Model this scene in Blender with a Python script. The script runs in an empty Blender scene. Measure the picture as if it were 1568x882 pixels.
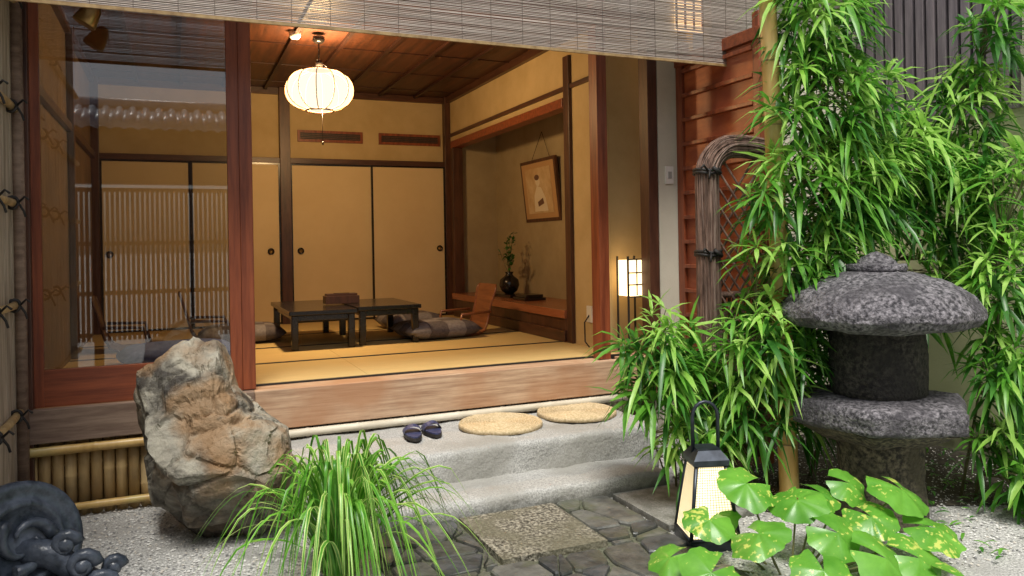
import bpy, math, random
from mathutils import Vector, Matrix, noise
R=random.Random(7)
S=bpy.context.scene
S.view_settings.view_transform='Standard'; S.view_settings.look='None'; S.view_settings.exposure=0
# ---------------------------------------------------------------- materials
def mat(name,c1,c2=None,scale=(5,5,5),rough=.6,bump=0.,bscale=None,detail=6,spec=.5,metal=0,trans=0,emit=None,estr=0,lo=.35,hi=.65,c3=None,c3s=2.,coat=0,dist=0.,bd=.01,base_dirt=None):
    m=bpy.data.materials.new(name);m.use_nodes=True;n=m.node_tree.nodes;l=m.node_tree.links
    p=n['Principled BSDF'];p.inputs['Roughness'].default_value=rough;p.inputs['Metallic'].default_value=metal
    p.inputs['Specular IOR Level'].default_value=spec
    p.inputs['Coat Weight'].default_value=coat
    c1=tuple(c1)+(1,);c2=tuple(c2)+(1,) if c2 else c1
    tc=n.new('ShaderNodeTexCoord');mp=n.new('ShaderNodeMapping');mp.inputs['Scale'].default_value=scale
    l.new(tc.outputs['Object'],mp.inputs['Vector'])
    nz=n.new('ShaderNodeTexNoise');nz.inputs['Scale'].default_value=1;nz.inputs['Detail'].default_value=detail;nz.inputs['Roughness'].default_value=.65;nz.inputs['Distortion'].default_value=dist
    l.new(mp.outputs[0],nz.inputs['Vector'])
    r=n.new('ShaderNodeValToRGB');r.color_ramp.elements[0].position=lo;r.color_ramp.elements[1].position=hi
    r.color_ramp.elements[0].color=c1;r.color_ramp.elements[1].color=c2
    l.new(nz.outputs['Fac'],r.inputs[0]);col=r.outputs[0]
    if c3:
        n3=n.new('ShaderNodeTexNoise');n3.inputs['Scale'].default_value=c3s;n3.inputs['Detail'].default_value=5
        l.new(tc.outputs['Object'],n3.inputs['Vector'])
        r3=n.new('ShaderNodeValToRGB');r3.color_ramp.elements[0].position=.48;r3.color_ramp.elements[1].position=.62
        l.new(n3.outputs['Fac'],r3.inputs[0])
        mx=n.new('ShaderNodeMixRGB');ml=n.new('ShaderNodeMath');ml.operation='MULTIPLY';ml.inputs[1].default_value=.75;l.new(r3.outputs[0],ml.inputs[0]);l.new(ml.outputs[0],mx.inputs[0]);l.new(col,mx.inputs[1]);mx.inputs[2].default_value=tuple(c3)+(1,)
        col=mx.outputs[0]
    if base_dirt:
        # weathering that climbs from the ground: (height, colour)
        sx=n.new('ShaderNodeSeparateXYZ');l.new(tc.outputs['Object'],sx.inputs[0])
        nd=n.new('ShaderNodeTexNoise');nd.inputs['Scale'].default_value=14;nd.inputs['Detail'].default_value=6;l.new(tc.outputs['Object'],nd.inputs['Vector'])
        ma=n.new('ShaderNodeMath');ma.operation='MULTIPLY_ADD';l.new(nd.outputs['Fac'],ma.inputs[0]);ma.inputs[1].default_value=-base_dirt[0]*2;l.new(sx.outputs[2],ma.inputs[2])
        mr=n.new('ShaderNodeMapRange');mr.inputs[1].default_value=-base_dirt[0]*.9;mr.inputs[2].default_value=base_dirt[0]*.15;mr.inputs[3].default_value=.85;mr.inputs[4].default_value=0
        l.new(ma.outputs[0],mr.inputs[0]);mz=n.new('ShaderNodeMixRGB');l.new(mr.outputs[0],mz.inputs[0]);l.new(col,mz.inputs[1]);mz.inputs[2].default_value=tuple(base_dirt[1])+(1,);col=mz.outputs[0]
    l.new(col,p.inputs['Base Color'])
    if bump:
        b=n.new('ShaderNodeBump');b.inputs['Strength'].default_value=bump;b.inputs['Distance'].default_value=bd
        if bscale:
            nb=n.new('ShaderNodeTexNoise');nb.inputs['Scale'].default_value=bscale;nb.inputs['Detail'].default_value=5
            l.new(tc.outputs['Object'],nb.inputs['Vector']);l.new(nb.outputs['Fac'],b.inputs['Height'])
        else: l.new(nz.outputs['Fac'],b.inputs['Height'])
        l.new(b.outputs[0],p.inputs['Normal'])
    if emit:
        p.inputs['Emission Color'].default_value=tuple(emit)+(1,);p.inputs['Emission Strength'].default_value=estr
    if trans:
        t=n.new('ShaderNodeBsdfTranslucent');l.new(col,t.inputs['Color'])
        ms=n.new('ShaderNodeMixShader');ms.inputs[0].default_value=trans
        l.new(p.outputs[0],ms.inputs[1]);l.new(t.outputs[0],ms.inputs[2]);l.new(ms.outputs[0],n['Material Output'].inputs[0])
    return m
def glassmat(name):
    m=bpy.data.materials.new(name);m.use_nodes=True;n=m.node_tree.nodes;l=m.node_tree.links
    n.remove(n['Principled BSDF'])
    t=n.new('ShaderNodeBsdfTransparent');t.inputs[0].default_value=(.76,.77,.77,1)
    g=n.new('ShaderNodeBsdfGlossy');g.inputs['Roughness'].default_value=.01
    fr=n.new('ShaderNodeFresnel');fr.inputs['IOR'].default_value=1.9
    ms=n.new('ShaderNodeMixShader');l.new(fr.outputs[0],ms.inputs[0]);l.new(t.outputs[0],ms.inputs[1]);l.new(g.outputs[0],ms.inputs[2])
    l.new(ms.outputs[0],n['Material Output'].inputs[0]);return m
def shademat(name):
    # washi paper: lets part of the bulb light straight through and glows itself
    m=bpy.data.materials.new(name);m.use_nodes=True;n=m.node_tree.nodes;l=m.node_tree.links
    n.remove(n['Principled BSDF'])
    t=n.new('ShaderNodeBsdfTransparent');t.inputs[0].default_value=(1,.95,.85,1)
    e=n.new('ShaderNodeEmission');e.inputs[0].default_value=(1,.88,.62,1);e.inputs[1].default_value=1.7
    ms=n.new('ShaderNodeMixShader');ms.inputs[0].default_value=.62
    l.new(t.outputs[0],ms.inputs[1]);l.new(e.outputs[0],ms.inputs[2]);l.new(ms.outputs[0],n['Material Output'].inputs[0]);return m
wood_red=mat('red_brown_wood',(.15,.035,.015),(.31,.08,.03),(30,30,2),.4,.15)
wood_redh=mat('red_brown_wood_h',(.15,.035,.015),(.31,.08,.03),(2,30,30),.4,.15)
wood_pan=mat('panel_wood',(.30,.06,.02),(.50,.14,.045),(14,3,14),.45,.1,c3=(.24,.06,.03),c3s=2)
wood_dark=mat('dark_wood',(.05,.02,.012),(.11,.045,.025),(20,20,3),.4,.1)
wood_darkh=mat('dark_wood_h',(.05,.02,.012),(.11,.045,.025),(3,3,25),.4,.1)
wood_sill=mat('weathered_sill',(.34,.20,.12),(.62,.43,.28),(2.5,40,40),.55,.25,c3=(.40,.19,.09),c3s=1.5)
wood_grey=mat('grey_board',(.16,.10,.07),(.30,.21,.15),(3,30,30),.7,.25)
ceil_m=mat('ceiling_board',(.035,.012,.006),(.10,.030,.012),(18,1.2,5),.5,.1)
batten=mat('ceiling_batten',(.02,.007,.004),(.05,.015,.008),(10,1,5),.5)
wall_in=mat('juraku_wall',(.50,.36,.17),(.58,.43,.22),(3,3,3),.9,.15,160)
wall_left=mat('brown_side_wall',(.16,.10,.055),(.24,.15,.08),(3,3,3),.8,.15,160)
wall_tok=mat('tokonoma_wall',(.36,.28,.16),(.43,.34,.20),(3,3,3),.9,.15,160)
fus=mat('fusuma_paper',(.68,.51,.28),(.73,.56,.32),(2,2,2),.75,.03,80)
black=mat('black_lacquer',(.012,.010,.009),(.02,.016,.014),(5,5,5),.2)
black_m=mat('black_matt',(.015,.013,.012),(.03,.025,.022),(40,40,40),.6,.1)
tat=mat('tatami_straw',(.56,.39,.15),(.70,.51,.22),(4,160,4),.65,.2,lo=.3,hi=.7,c3=(.60,.45,.19),c3s=1.5)
plaster_out=mat('plaster_outside',(.50,.46,.36),(.60,.56,.45),(2,2,2),.9,.2,90)
plaster_r=mat('garden_wall_plaster',(.42,.46,.25),(.62,.62,.38),(1.5,1.5,1.5),.9,.25,60,c3=(.36,.40,.23),c3s=1.2,base_dirt=(.25,(.12,.13,.07)))
granite=mat('granite',(.20,.20,.19),(.56,.55,.52),(120,120,120),.75,.6,50,c3=(.30,.29,.26),c3s=2.6,lo=.32,hi=.66,base_dirt=(.05,(.07,.07,.05)))
granite2=mat('granite_slab',(.045,.04,.03),(.40,.37,.29),(62,62,62),.6,1.,60,c3=(.14,.13,.085),c3s=4,lo=.42,hi=.62)
slates=[mat('wet_slate_%d'%i,a,b,(11,11,11),.3,.6,22,c3=c,c3s=7) for i,(a,b,c) in enumerate([((.04,.042,.04),(.12,.12,.11),(.07,.075,.05)),((.07,.072,.068),(.17,.17,.15),(.09,.10,.06)),((.03,.033,.035),(.09,.095,.1),(.05,.055,.045))])]
slate=slates[0]
joint=mat('path_mortar',(.05,.06,.035),(.16,.16,.11),(60,60,60),.9,.6)
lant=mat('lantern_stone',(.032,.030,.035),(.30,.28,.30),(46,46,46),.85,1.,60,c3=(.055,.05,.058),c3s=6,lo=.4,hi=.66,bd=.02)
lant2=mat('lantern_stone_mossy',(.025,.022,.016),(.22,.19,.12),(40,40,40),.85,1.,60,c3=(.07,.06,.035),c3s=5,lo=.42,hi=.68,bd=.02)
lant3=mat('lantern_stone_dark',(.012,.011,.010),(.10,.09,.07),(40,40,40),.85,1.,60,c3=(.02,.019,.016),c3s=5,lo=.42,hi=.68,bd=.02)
bamb=mat('bamboo_tan',(.50,.30,.09),(.70,.47,.17),(12,12,2),.35,.05,c3=(.55,.44,.16),c3s=5)
bamb_w=mat('bamboo_pale',(.50,.44,.33),(.68,.62,.50),(3,20,20),.5,.1)
bamb_n=mat('bamboo_node',(.22,.13,.05),(.4,.27,.12),(20,20,20),.5)
bamb_s=mat('bamboo_strip',(.44,.28,.11),(.66,.48,.23),(20,20,2),.5,.1,c3=(.32,.23,.12),c3s=4)
reed=mat('blind_reed',(.22,.17,.14),(.52,.45,.39),(1.2,3,150),.6)
string=mat('blind_string',(.12,.09,.07))
twig=mat('brushwood',(.09,.05,.035),(.32,.20,.15),(30,30,6),.9,.2)
twig2=mat('brushwood_light',(.20,.13,.10),(.42,.30,.24),(30,30,6),.9,.2)
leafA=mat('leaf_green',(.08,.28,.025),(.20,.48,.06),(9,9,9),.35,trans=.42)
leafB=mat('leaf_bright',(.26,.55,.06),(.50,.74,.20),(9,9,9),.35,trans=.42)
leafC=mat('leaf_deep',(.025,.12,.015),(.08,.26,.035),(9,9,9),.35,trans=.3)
stemm=mat('stem',(.10,.11,.04),(.20,.18,.08),(20,20,20),.6)
bladeG=mat('blade_green',(.05,.22,.015),(.14,.38,.04),(15,15,15),.35,trans=.3)
bladeG2=mat('blade_green_light',(.14,.40,.03),(.26,.54,.08),(15,15,15),.35,trans=.3)
bladeW=mat('blade_edge',(.42,.60,.13),(.60,.74,.26),(15,15,15),.35,trans=.3)
paper=shademat('lamp_paper')
paper2=mat('lantern_glass',(.9,.8,.6),emit=(1,.80,.45),estr=2.2)
navy=mat('navy_fabric',(.02,.025,.07),(.05,.06,.15),(60,60,60),.5,.2)
straw=mat('straw_mat',(.42,.31,.16),(.70,.56,.35),(70,70,70),.8,.5)
cush=mat('cushion_grey',(.07,.06,.07),(.13,.11,.12),(40,40,40),.8,.2)
cush2=mat('cushion_pale',(.18,.16,.17),(.26,.24,.25),(40,40,40),.8,.2)
cushb=mat('cushion_blue',(.10,.15,.40),(.20,.26,.56),(40,40,40),.8,.2)
chairw=mat('chair_wood',(.17,.055,.02),(.30,.11,.045),(3,3,30),.3)
glass=glassmat('window_glass')
white=mat('white_plastic',(.75,.72,.66),rough=.4)
metal=mat('dark_iron',(.03,.035,.045),(.06,.07,.09),(20,20,20),.35,metal=.6)
brass=mat('brass',(.35,.22,.08),rough=.3,metal=.9)
tile=mat('roof_tile',(.22,.25,.30),(.42,.46,.52),(12,12,12),.3,.2)
tiled=mat('ornament_tile',(.02,.028,.042),(.10,.12,.16),(14,14,14),.3,.5,30)
slatm=mat('grey_slat',(.13,.11,.12),(.26,.22,.23),(20,20,2),.6,.1)
pipem=mat('grey_pipe',(.18,.20,.20),(.28,.30,.30),(9,9,9),.5)
# ---------------------------------------------------------------- mesh builder
class MB:
    def __init__(s,name): s.n=name;s.v=[];s.f=[];s.m=[];s.mats=[];s.sm=[]
    def mi(s,m):
        if m not in s.mats:s.mats.append(m)
        return s.mats.index(m)
    def poly(s,pts,m,sm=False):
        b=len(s.v);s.v+= [tuple(p) for p in pts];s.f.append(tuple(range(b,b+len(pts))));s.m.append(s.mi(m));s.sm.append(sm)
    def box(s,x0,x1,y0,y1,z0,z1,m,M=None):
        b=len(s.v);P=[(x,y,z) for z in(z0,z1) for y in(y0,y1) for x in(x0,x1)]
        if M is not None:P=[tuple(M@Vector(p)) for p in P]
        s.v+=P;k=s.mi(m)
        for q in((0,2,3,1),(4,5,7,6),(0,1,5,4),(2,6,7,3),(0,4,6,2),(1,3,7,5)):
            s.f.append(tuple(b+i for i in q));s.m.append(k);s.sm.append(False)
    def tube(s,pts,rad,m,n=8,cap=True,flat=1.):
        pts=[Vector(p) for p in pts]
        if not hasattr(rad,'__len__'):rad=[rad]*len(pts)
        b=len(s.v);k=s.mi(m);up=None
        for i,p in enumerate(pts):
            t=(pts[min(i+1,len(pts)-1)]-pts[max(i-1,0)]).normalized()
            if up is None: up=t.orthogonal().normalized()
            up=(up-t*up.dot(t)).normalized();w=t.cross(up)
            for j in range(n):
                a=2*math.pi*j/n;q=p+(up*math.cos(a)+w*math.sin(a)*flat)*rad[i];s.v.append(tuple(q))
        for i in range(len(pts)-1):
            for j in range(n):
                s.f.append((b+i*n+j,b+i*n+(j+1)%n,b+(i+1)*n+(j+1)%n,b+(i+1)*n+j));s.m.append(k);s.sm.append(True)
        if cap:
            s.f.append(tuple(b+j for j in range(n))[::-1]);s.m.append(k);s.sm.append(False)
            e=b+(len(pts)-1)*n;s.f.append(tuple(e+j for j in range(n)));s.m.append(k);s.sm.append(False)
    def lathe(s,c,prof,m,n=32,M=None,wob=0,sm=True,sx=1,seed=0,rfun=None):
        b=len(s.v);k=s.mi(m)
        for (r,z) in prof:
            for j in range(n):
                a=2*math.pi*j/n;rr=r*(rfun(a) if rfun else 1)
                p=Vector((rr*math.cos(a)*sx,rr*math.sin(a),z))
                if wob: p+=Vector(noise.noise_vector(p*5+Vector((seed,0,0))))*wob+Vector(noise.noise_vector(p*14+Vector((seed,0,0))))*wob*.5+Vector(noise.noise_vector(p*40+Vector((seed,0,0))))*wob*.35
                if M is not None:p=M@p
                s.v.append((c[0]+p.x,c[1]+p.y,c[2]+p.z))
        for i in range(len(prof)-1):
            for j in range(n):
                s.f.append((b+i*n+j,b+i*n+(j+1)%n,b+(i+1)*n+(j+1)%n,b+(i+1)*n+j));s.m.append(k);s.sm.append(sm)
        s.f.append(tuple(b+j for j in range(n))[::-1]);s.m.append(k);s.sm.append(False)
        e=b+(len(prof)-1)*n;s.f.append(tuple(e+j for j in range(n)));s.m.append(k);s.sm.append(False)
    def build(s,bevel=0,parent=None):
        me=bpy.data.meshes.new(s.n);me.from_pydata(s.v,[],s.f);
        for m in s.mats:me.materials.append(m)
        me.polygons.foreach_set('material_index',s.m);me.polygons.foreach_set('use_smooth',s.sm);me.update()
        o=bpy.data.objects.new(s.n,me);S.collection.objects.link(o)
        if bevel:
            b=o.modifiers.new('b','BEVEL');b.width=bevel;b.segments=2;b.limit_method='ANGLE'
        if parent:o.parent=parent
        return o
def empty(n):
    e=bpy.data.objects.new(n,None);S.collection.objects.link(e);return e
def dens(prof,n=3):
    out=[]
    for i in range(len(prof)-1):
        for t in range(n): out.append((prof[i][0]+(prof[i+1][0]-prof[i][0])*t/n,prof[i][1]+(prof[i+1][1]-prof[i][1])*t/n))
    return out+[prof[-1]]
# ---------------------------------------------------------------- ground
gm=mat('gravel_mat',(.22,.22,.21),(.66,.65,.62),(90,90,90),.85,1.,75,lo=.38,hi=.6,c3=(.36,.35,.33),c3s=3)
g=MB('ground');g.poly([(-300,-300,0),(300,-300,0),(300,300,0),(-300,300,0)],gm);g.build()
pm=[mat('pebble_%d'%i,c,None,rough=.7) for i,c in enumerate([(.66,.65,.62),(.44,.43,.41),(.22,.22,.22),(.56,.52,.46)])]
g=MB('gravel')
for i in range(20000):
    x=R.uniform(-.72,4.7);y=R.uniform(2.3,4.9)
    if .75<x<2.2 and y<3.8: continue
    if .6<x<2.7 and y>3.75: continue
    r=R.uniform(.004,.010);a=R.uniform(0,6.3);c,s_=math.cos(a)*r,math.sin(a)*r
    b=len(g.v);zz=R.uniform(.001,.006);h=r*.7
    g.v+=[(x+c,y+s_,zz),(x-s_,y+c*.8,zz),(x-c,y-s_,zz),(x+s_,y-c*.8,zz),(x+R.uniform(-.002,.002),y,zz+h)]
    k=g.mi(pm[R.choice([0,0,1,2,3])])
    for q in((0,1,4),(1,2,4),(2,3,4),(3,0,4)): g.f.append(tuple(b+t for t in q));g.m.append(k);g.sm.append(True)
g.build()
# paved path
p=MB('stone_path')
p.box(.82,2.2,2.2,3.8,-.05,.012,joint)
p.box(1.31,1.84,3.17,3.75,-.02,.045,granite2)
p.box(2.22,2.75,3.22,3.76,-.02,.035,granite)
NX,NY=7,8;gp={}
for i in range(NX+1):
    for j in range(NY+1):
        x=.84+i*(2.19-.84)/NX;y=2.2+j*(3.79-2.2)/NY
        if 0<i<NX:x+=R.uniform(-.07,.07)
        if 0<j<NY:y+=R.uniform(-.07,.07)
        gp[i,j]=(x,y)
used=set()
def clipo(q,ax,lim,keep_less):
    out=[]
    for i in range(len(q)):
        a,b=q[i-1],q[i];ia=(a[ax]<=lim)==keep_less;ib=(b[ax]<=lim)==keep_less
        if ia!=ib:
            t=(lim-a[ax])/(b[ax]-a[ax]);out.append((a[0]+(b[0]-a[0])*t,a[1]+(b[1]-a[1])*t))
        if ib:out.append(b)
    return out
def stone(q):
    if len(q)<3:return
    A=abs(sum(q[i-1][0]*q[i][1]-q[i][0]*q[i-1][1] for i in range(len(q))))/2
    if A<.0012:return
    cx=sum(a for a,_ in q)/len(q);cy=sum(b for _,b in q)/len(q)
    q=[(cx+(x-cx)*(1-.012/max(.03,math.hypot(x-cx,y-cy))),cy+(y-cy)*(1-.012/max(.03,math.hypot(x-cx,y-cy)))) for x,y in q]
    zt=.03+R.uniform(-.004,.008);n=len(q);sm_=R.choice(slates)
    q3=[]
    for i in range(n):
        a,b=q[i-1],q[i];c=q[(i+1)%n]
        q3.append((b[0]+(a[0]-b[0])*.14,b[1]+(a[1]-b[1])*.14));q3.append((b[0]+(c[0]-b[0])*.14,b[1]+(c[1]-b[1])*.14))
    q=q3;n=len(q)
    top=[(cx+(x-cx)*.95,cy+(y-cy)*.95,zt+R.uniform(-.001,.001)) for x,y in q];mid=[(x,y,zt-.008) for x,y in q];bo=[(x,y,0) for x,y in q]
    ct=(cx,cy,zt+.004)
    for a in range(n):
        b2=(a+1)%n;p.poly([top[a],top[b2],ct],sm_,True);p.poly([mid[a],mid[b2],top[b2],top[a]],sm_);p.poly([bo[a],bo[b2],mid[b2],mid[a]],sm_)
for i in range(NX):
    for j in range(NY):
        if (i,j) in used: continue
        t=R.random()
        q=[gp[i,j],gp[i+1,j],gp[i+1,j+1],gp[i,j+1]];polys=[q]
        if t<.3: polys=[[q[0],q[1],q[2]],[q[0],q[2],q[3]]]
        elif t<.5 and j+1<NY and (i,j+1) not in used:
            polys=[[gp[i,j],gp[i+1,j],gp[i+1,j+1],gp[i+1,j+2],gp[i,j+2],gp[i,j+1]]];used.add((i,j+1))
        for q in polys:
            # split round the granite slab
            lo_=clipo(q,1,3.15,True);stone(lo_)
            up_=clipo(q,1,3.15,False)
            if len(up_)>2:
                stone(clipo(up_,0,1.29,True));stone(clipo(up_,0,1.86,False))
p.build(.0)
# steps
def stone_block(name,x0,x1,y0,y1,z0,z1,m,wob=.012,seg=.025):
    s=MB(name);nx=max(2,int((x1-x0)/seg));ny=max(2,int((y1-y0)/seg));nz=max(2,int((z1-z0)/seg)+1);k=s.mi(m);d={}
    def vid(i,j,l):
        if (i,j,l) not in d:
            p_=Vector((x0+(x1-x0)*i/nx,y0+(y1-y0)*j/ny,z0+(z1-z0)*l/nz))
            ex=(i in(0,nx))+(j in(0,ny))+(l==nz)
            if ex>=2:
                p_.z-=.008*(l==nz);p_.y+=.008*(1 if j==0 else -1 if j==ny else 0);p_.x+=.008*(1 if i==0 else -1 if i==nx else 0)
            p_+=Vector(noise.noise_vector(p_*5))*wob+Vector(noise.noise_vector(p_*22))*wob*.4+Vector(noise.noise_vector(p_*50))*wob*(.3 if j==0 else .1)
            d[i,j,l]=len(s.v);s.v.append(tuple(p_))
        return d[i,j,l]
    def q(*a): s.f.append(a);s.m.append(k);s.sm.append(True)
    for i in range(nx):
        for j in range(ny): q(vid(i,j,nz),vid(i+1,j,nz),vid(i+1,j+1,nz),vid(i,j+1,nz))
        for l in range(nz):
            q(vid(i,0,l),vid(i+1,0,l),vid(i+1,0,l+1),vid(i,0,l+1));q(vid(i+1,ny,l),vid(i,ny,l),vid(i,ny,l+1),vid(i+1,ny,l+1))
    for j in range(ny):
        for l in range(nz):
            q(vid(0,j+1,l),vid(0,j,l),vid(0,j,l+1),vid(0,j+1,l+1));q(vid(nx,j,l),vid(nx,j+1,l),vid(nx,j+1,l+1),vid(nx,j,l+1))
    s.build()
stone_block('stone_step',.75,2.62,3.80,4.22,-.03,.11,granite)
stone_block('stone_step',.55,2.78,4.12,4.84,-.03,.29,granite)
# ---------------------------------------------------------------- house
house=empty('japanese_teahouse')
def part(n): return MB(n)
h=part('tatami_floor')
xs=[-.75,1.15,3.05];rows=[5.0,5.9,6.8,7.7,8.9]
for r_ in range(4):
    for c in range(2):
        x0,x1=xs[c],xs[c+1];y0,y1=rows[r_],rows[r_+1]
        h.box(x0+.001,x1-.001,y0+.03,y1-.03,.5,.600,tat)
        h.box(x0+.001,x1-.001,y0+.001,y0+.029,.5,.6015,black_m);h.box(x0+.001,x1-.001,y1-.029,y1-.001,.5,.6015,black_m)
h.box(3.05,3.6,4.99,5.5,.5,.598,wood_sill)
h.build(parent=house)
h=part('walls')
h.box(-.75,3.05,8.9,9.0,.4,3.25,wall_in)
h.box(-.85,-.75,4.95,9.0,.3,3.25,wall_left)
h.box(3.05,3.12,5.25,5.82,.5,3.25,wall_in)
h.box(3.05,3.12,8.72,8.9,.5,3.25,wall_in)
h.box(3.05,3.12,5.82,8.72,2.66,3.25,wall_in)
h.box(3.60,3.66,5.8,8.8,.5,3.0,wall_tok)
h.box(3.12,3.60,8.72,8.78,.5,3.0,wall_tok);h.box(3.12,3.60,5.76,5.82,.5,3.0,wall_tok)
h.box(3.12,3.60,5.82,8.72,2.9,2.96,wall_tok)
h.box(3.121,3.62,5.25,5.30,.3,3.25,wall_in);h.box(3.62,3.68,4.91,5.30,.3,3.25,wall_in)
h.box(3.27,3.46,4.80,4.90,.0,3.3,plaster_out)
h.box(3.46,6.0,4.40,4.5,0,3.6,plaster_out)
h.build(parent=house)
h=part('tokonoma_frame')
h.box(3.02,3.13,5.72,5.82,.6,3.0,wood_dark)
h.box(3.015,3.14,5.83,8.71,2.58,2.66,wood_redh)
h.box(3.02,3.14,8.64,8.72,.6,2.58,wood_dark)
h.box(3.0,3.13,5.822,8.638,.602,.70,wood_darkh);h.box(3.02,3.13,5.822,8.638,.70,.80,wood_dark);h.box(3.0,3.6,5.822,8.70,.80,.87,mat('toko_board',(.26,.085,.035),(.42,.15,.065),(20,2,20),.25,.05))
h.box(3.03,3.05,5.25,8.9,2.72,2.76,wood_darkh)
h.build(.004,house)
h=part('ceiling')
nb=9
for i in range(nb):
    x0=-.75+i*3.8/nb;h.box(x0+.001,x0+3.8/nb-.001,4.9,8.9,3.20+(i%2)*.002,3.24,ceil_m);h.box(x0-.016,x0+.016,4.9,8.9,3.172,3.199,batten)
for j in range(5): h.box(-.75,3.05,5.3+j*.8,5.304+j*.8,3.192,3.199,batten)
h.box(-.75,3.05,8.86,8.9,3.13,3.20,wood_darkh);h.box(3.0,3.05,4.95,8.9,3.13,3.20,wood_darkh);h.box(-.75,-.71,4.95,8.9,3.13,3.2,wood_darkh)
h.build(parent=house)
h=part('roof_and_eave')
h.box(-1.6,6.2,4.15,9.3,3.36,3.5,wood_dark)
for i in range(14): h.box(-1.5+i*.5,-1.45+i*.5,4.16,4.9,3.29,3.36,wood_red)
h.build(parent=house)
h=part('back_wall_trim')
h.box(-.75,3.05,8.84,8.9,2.37,2.43,wood_darkh)
h.box(1.08,1.19,8.80,8.895,.6,3.2,wood_dark);h.box(2.98,3.06,8.80,8.897,.6,3.2,wood_dark)
h.box(-.75,-.68,8.80,8.895,.6,3.2,wood_dark)
h.box(-.745,-.70,6.9,7.0,.6,3.2,wood_dark);h.box(-.745,-.71,5.0,8.8,2.37,2.43,wood_darkh)
h.build(.003,house)
h=part('fusuma_doors')
for i,(a,b) in enumerate([(-.68,.17),(.17,1.08),(1.19,2.11),(2.09,2.98)]):
    y=8.86-(i%2)*.025
    h.box(a+.02,b-.02,y,y+.01,.62,2.35,fus)
    for q in((a,a+.02),(b-.02,b)): h.box(q[0],q[1],y-.008,y+.014,.602,2.368,black)
    h.box(a+.02,b-.02,y-.008,y+.014,.602,.622,black);h.box(a+.02,b-.02,y-.008,y+.014,2.35,2.368,black)
Mr=Matrix.Rotation(math.pi/2,4,'X')
for x,y in((.97,8.83),(1.29,8.855),(2.90,8.83),(-.6,8.855)):
    h.lathe((x,y,1.4),[(.036,0),(.036,.01),(.026,.012),(.024,.004),(.0,.004)],black,20,Mr);h.lathe((x,y-.006,1.4),[(.022,.0),(.022,.006),(.0,.006)],brass,16,Mr)
h.build(parent=house)
h=part('vents')
for a,b in((1.28,2.01),(2.20,2.94)):
    h.box(a,b,8.875,8.899,2.62,2.75,wood_red)
    h.box(a+.03,b-.03,8.868,8.874,2.65,2.72,black_m)
    for k in range(3):h.box(a+.03,b-.03,8.862,8.867,2.658+k*.02,2.668+k*.02,wood_dark)
h.build(parent=house)
h=part('threshold')
h.box(-.76,2.9,4.85,4.999,.50,.592,wood_sill)
h.box(.42,2.95,4.80,4.849,.36,.597,wood_sill)
h.box(-.76,.419,4.78,4.84,.42,.60,wood_grey)
h.box(2.95,3.46,4.82,4.94,.36,.6,wood_sill)
h.build(.005,house)
h=part('underfloor_bamboo')
h.box(-.8,3.4,5.02,5.05,0,.5,wood_dark)
def hb(mb,x0,x1,y,z,r,m,node=.33):
    pts=[];rad=[];x=x0
    while x<x1:
        for dx,k in((0,1.),(.012,1.12),(.024,1.)):
            pts.append((x+dx,y,z));rad.append(r*k)
        x+=node*R.uniform(.85,1.15)
    pts.append((x1,y,z));rad.append(r);mb.tube(pts,rad,m,10)
hb(h,.42,3.0,4.80,.325,.024,bamb_w);hb(h,-.75,.4,4.80,.375,.026,bamb)
hb(h,-.75,.4,4.80,.06,.02,bamb)
x=-.72
while x<.6:
    w=.060;zn=R.uniform(.1,.3)
    h.tube([(x,4.86,.0),(x,4.86,zn),(x,4.86,zn+.007),(x,4.86,zn+.014),(x,4.86,.41)],[w/2,w/2,w/2*1.08,w/2,w/2],bamb_s,10);x+=w*1.03
x=.6
while x<3.0:
    h.tube([(x,4.87,.2),(x,4.87,.34)],.020,bamb_w,6);x+=.046
h.build(parent=house)
h=part('posts')
h.box(.36,.435,4.86,4.98,.6,3.3,wood_red)
h.box(2.785,2.865,4.84,4.96,.6,3.3,wood_red)
h.box(3.185,3.266,4.80,4.92,.3,3.3,wood_dark)
h.box(-.77,-.70,4.80,4.95,.2,3.3,wood_dark)
h.box(-.7,3.18,4.86,4.98,3.0,3.12,wood_redh)
h.build(.004,house)
h=part('sliding_glass_door')
h.box(.295,.359,4.85,4.89,.6,3.0,wood_red);h.box(-.70,-.655,4.85,4.89,.6,3.0,wood_red)
h.box(-.655,.295,4.852,4.888,.6,.80,wood_redh);h.box(-.655,.295,4.852,4.888,2.9,3.0,wood_redh)
h.box(-.655,.295,4.868,4.872,.8,2.9,glass)
h.build(.001,house)
h=part('slatted_side_door')
h.box(3.455,3.49,3.95,4.79,.25,2.72,wood_pan)
h.box(3.43,3.50,4.72,4.795,.0,2.9,wood_red);h.box(3.43,3.50,3.90,3.96,.0,2.9,wood_red)
for k in range(14): h.box(3.425,3.454,3.965,4.715,.35+k*.178,.378+k*.178,wood_red)
h.box(3.42,3.52,3.88,4.8,2.72,2.80,wood_redh)
h.build(.003,house)
h=part('upper_lit_shoji')
h.box(3.42,3.74,4.77,4.78,3.0,3.30,mat('lit_paper',(.9,.8,.6),emit=(1,.62,.30),estr=1.7))
for k in range(5): h.box(3.42+k*.078,3.431+k*.078,4.755,4.768,3.0,3.30,wood_red)
for k in range(5): h.box(3.42,3.74,4.745,4.754,3.0+k*.072,3.008+k*.072,wood_red)
h.build(parent=house)
h=part('light_switch');h.box(3.325,3.395,4.788,4.799,1.86,1.99,white);h.box(3.345,3.375,4.782,4.787,1.90,1.95,mat('switch_key',(.35,.33,.3)));h.build(.002,house)
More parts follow.
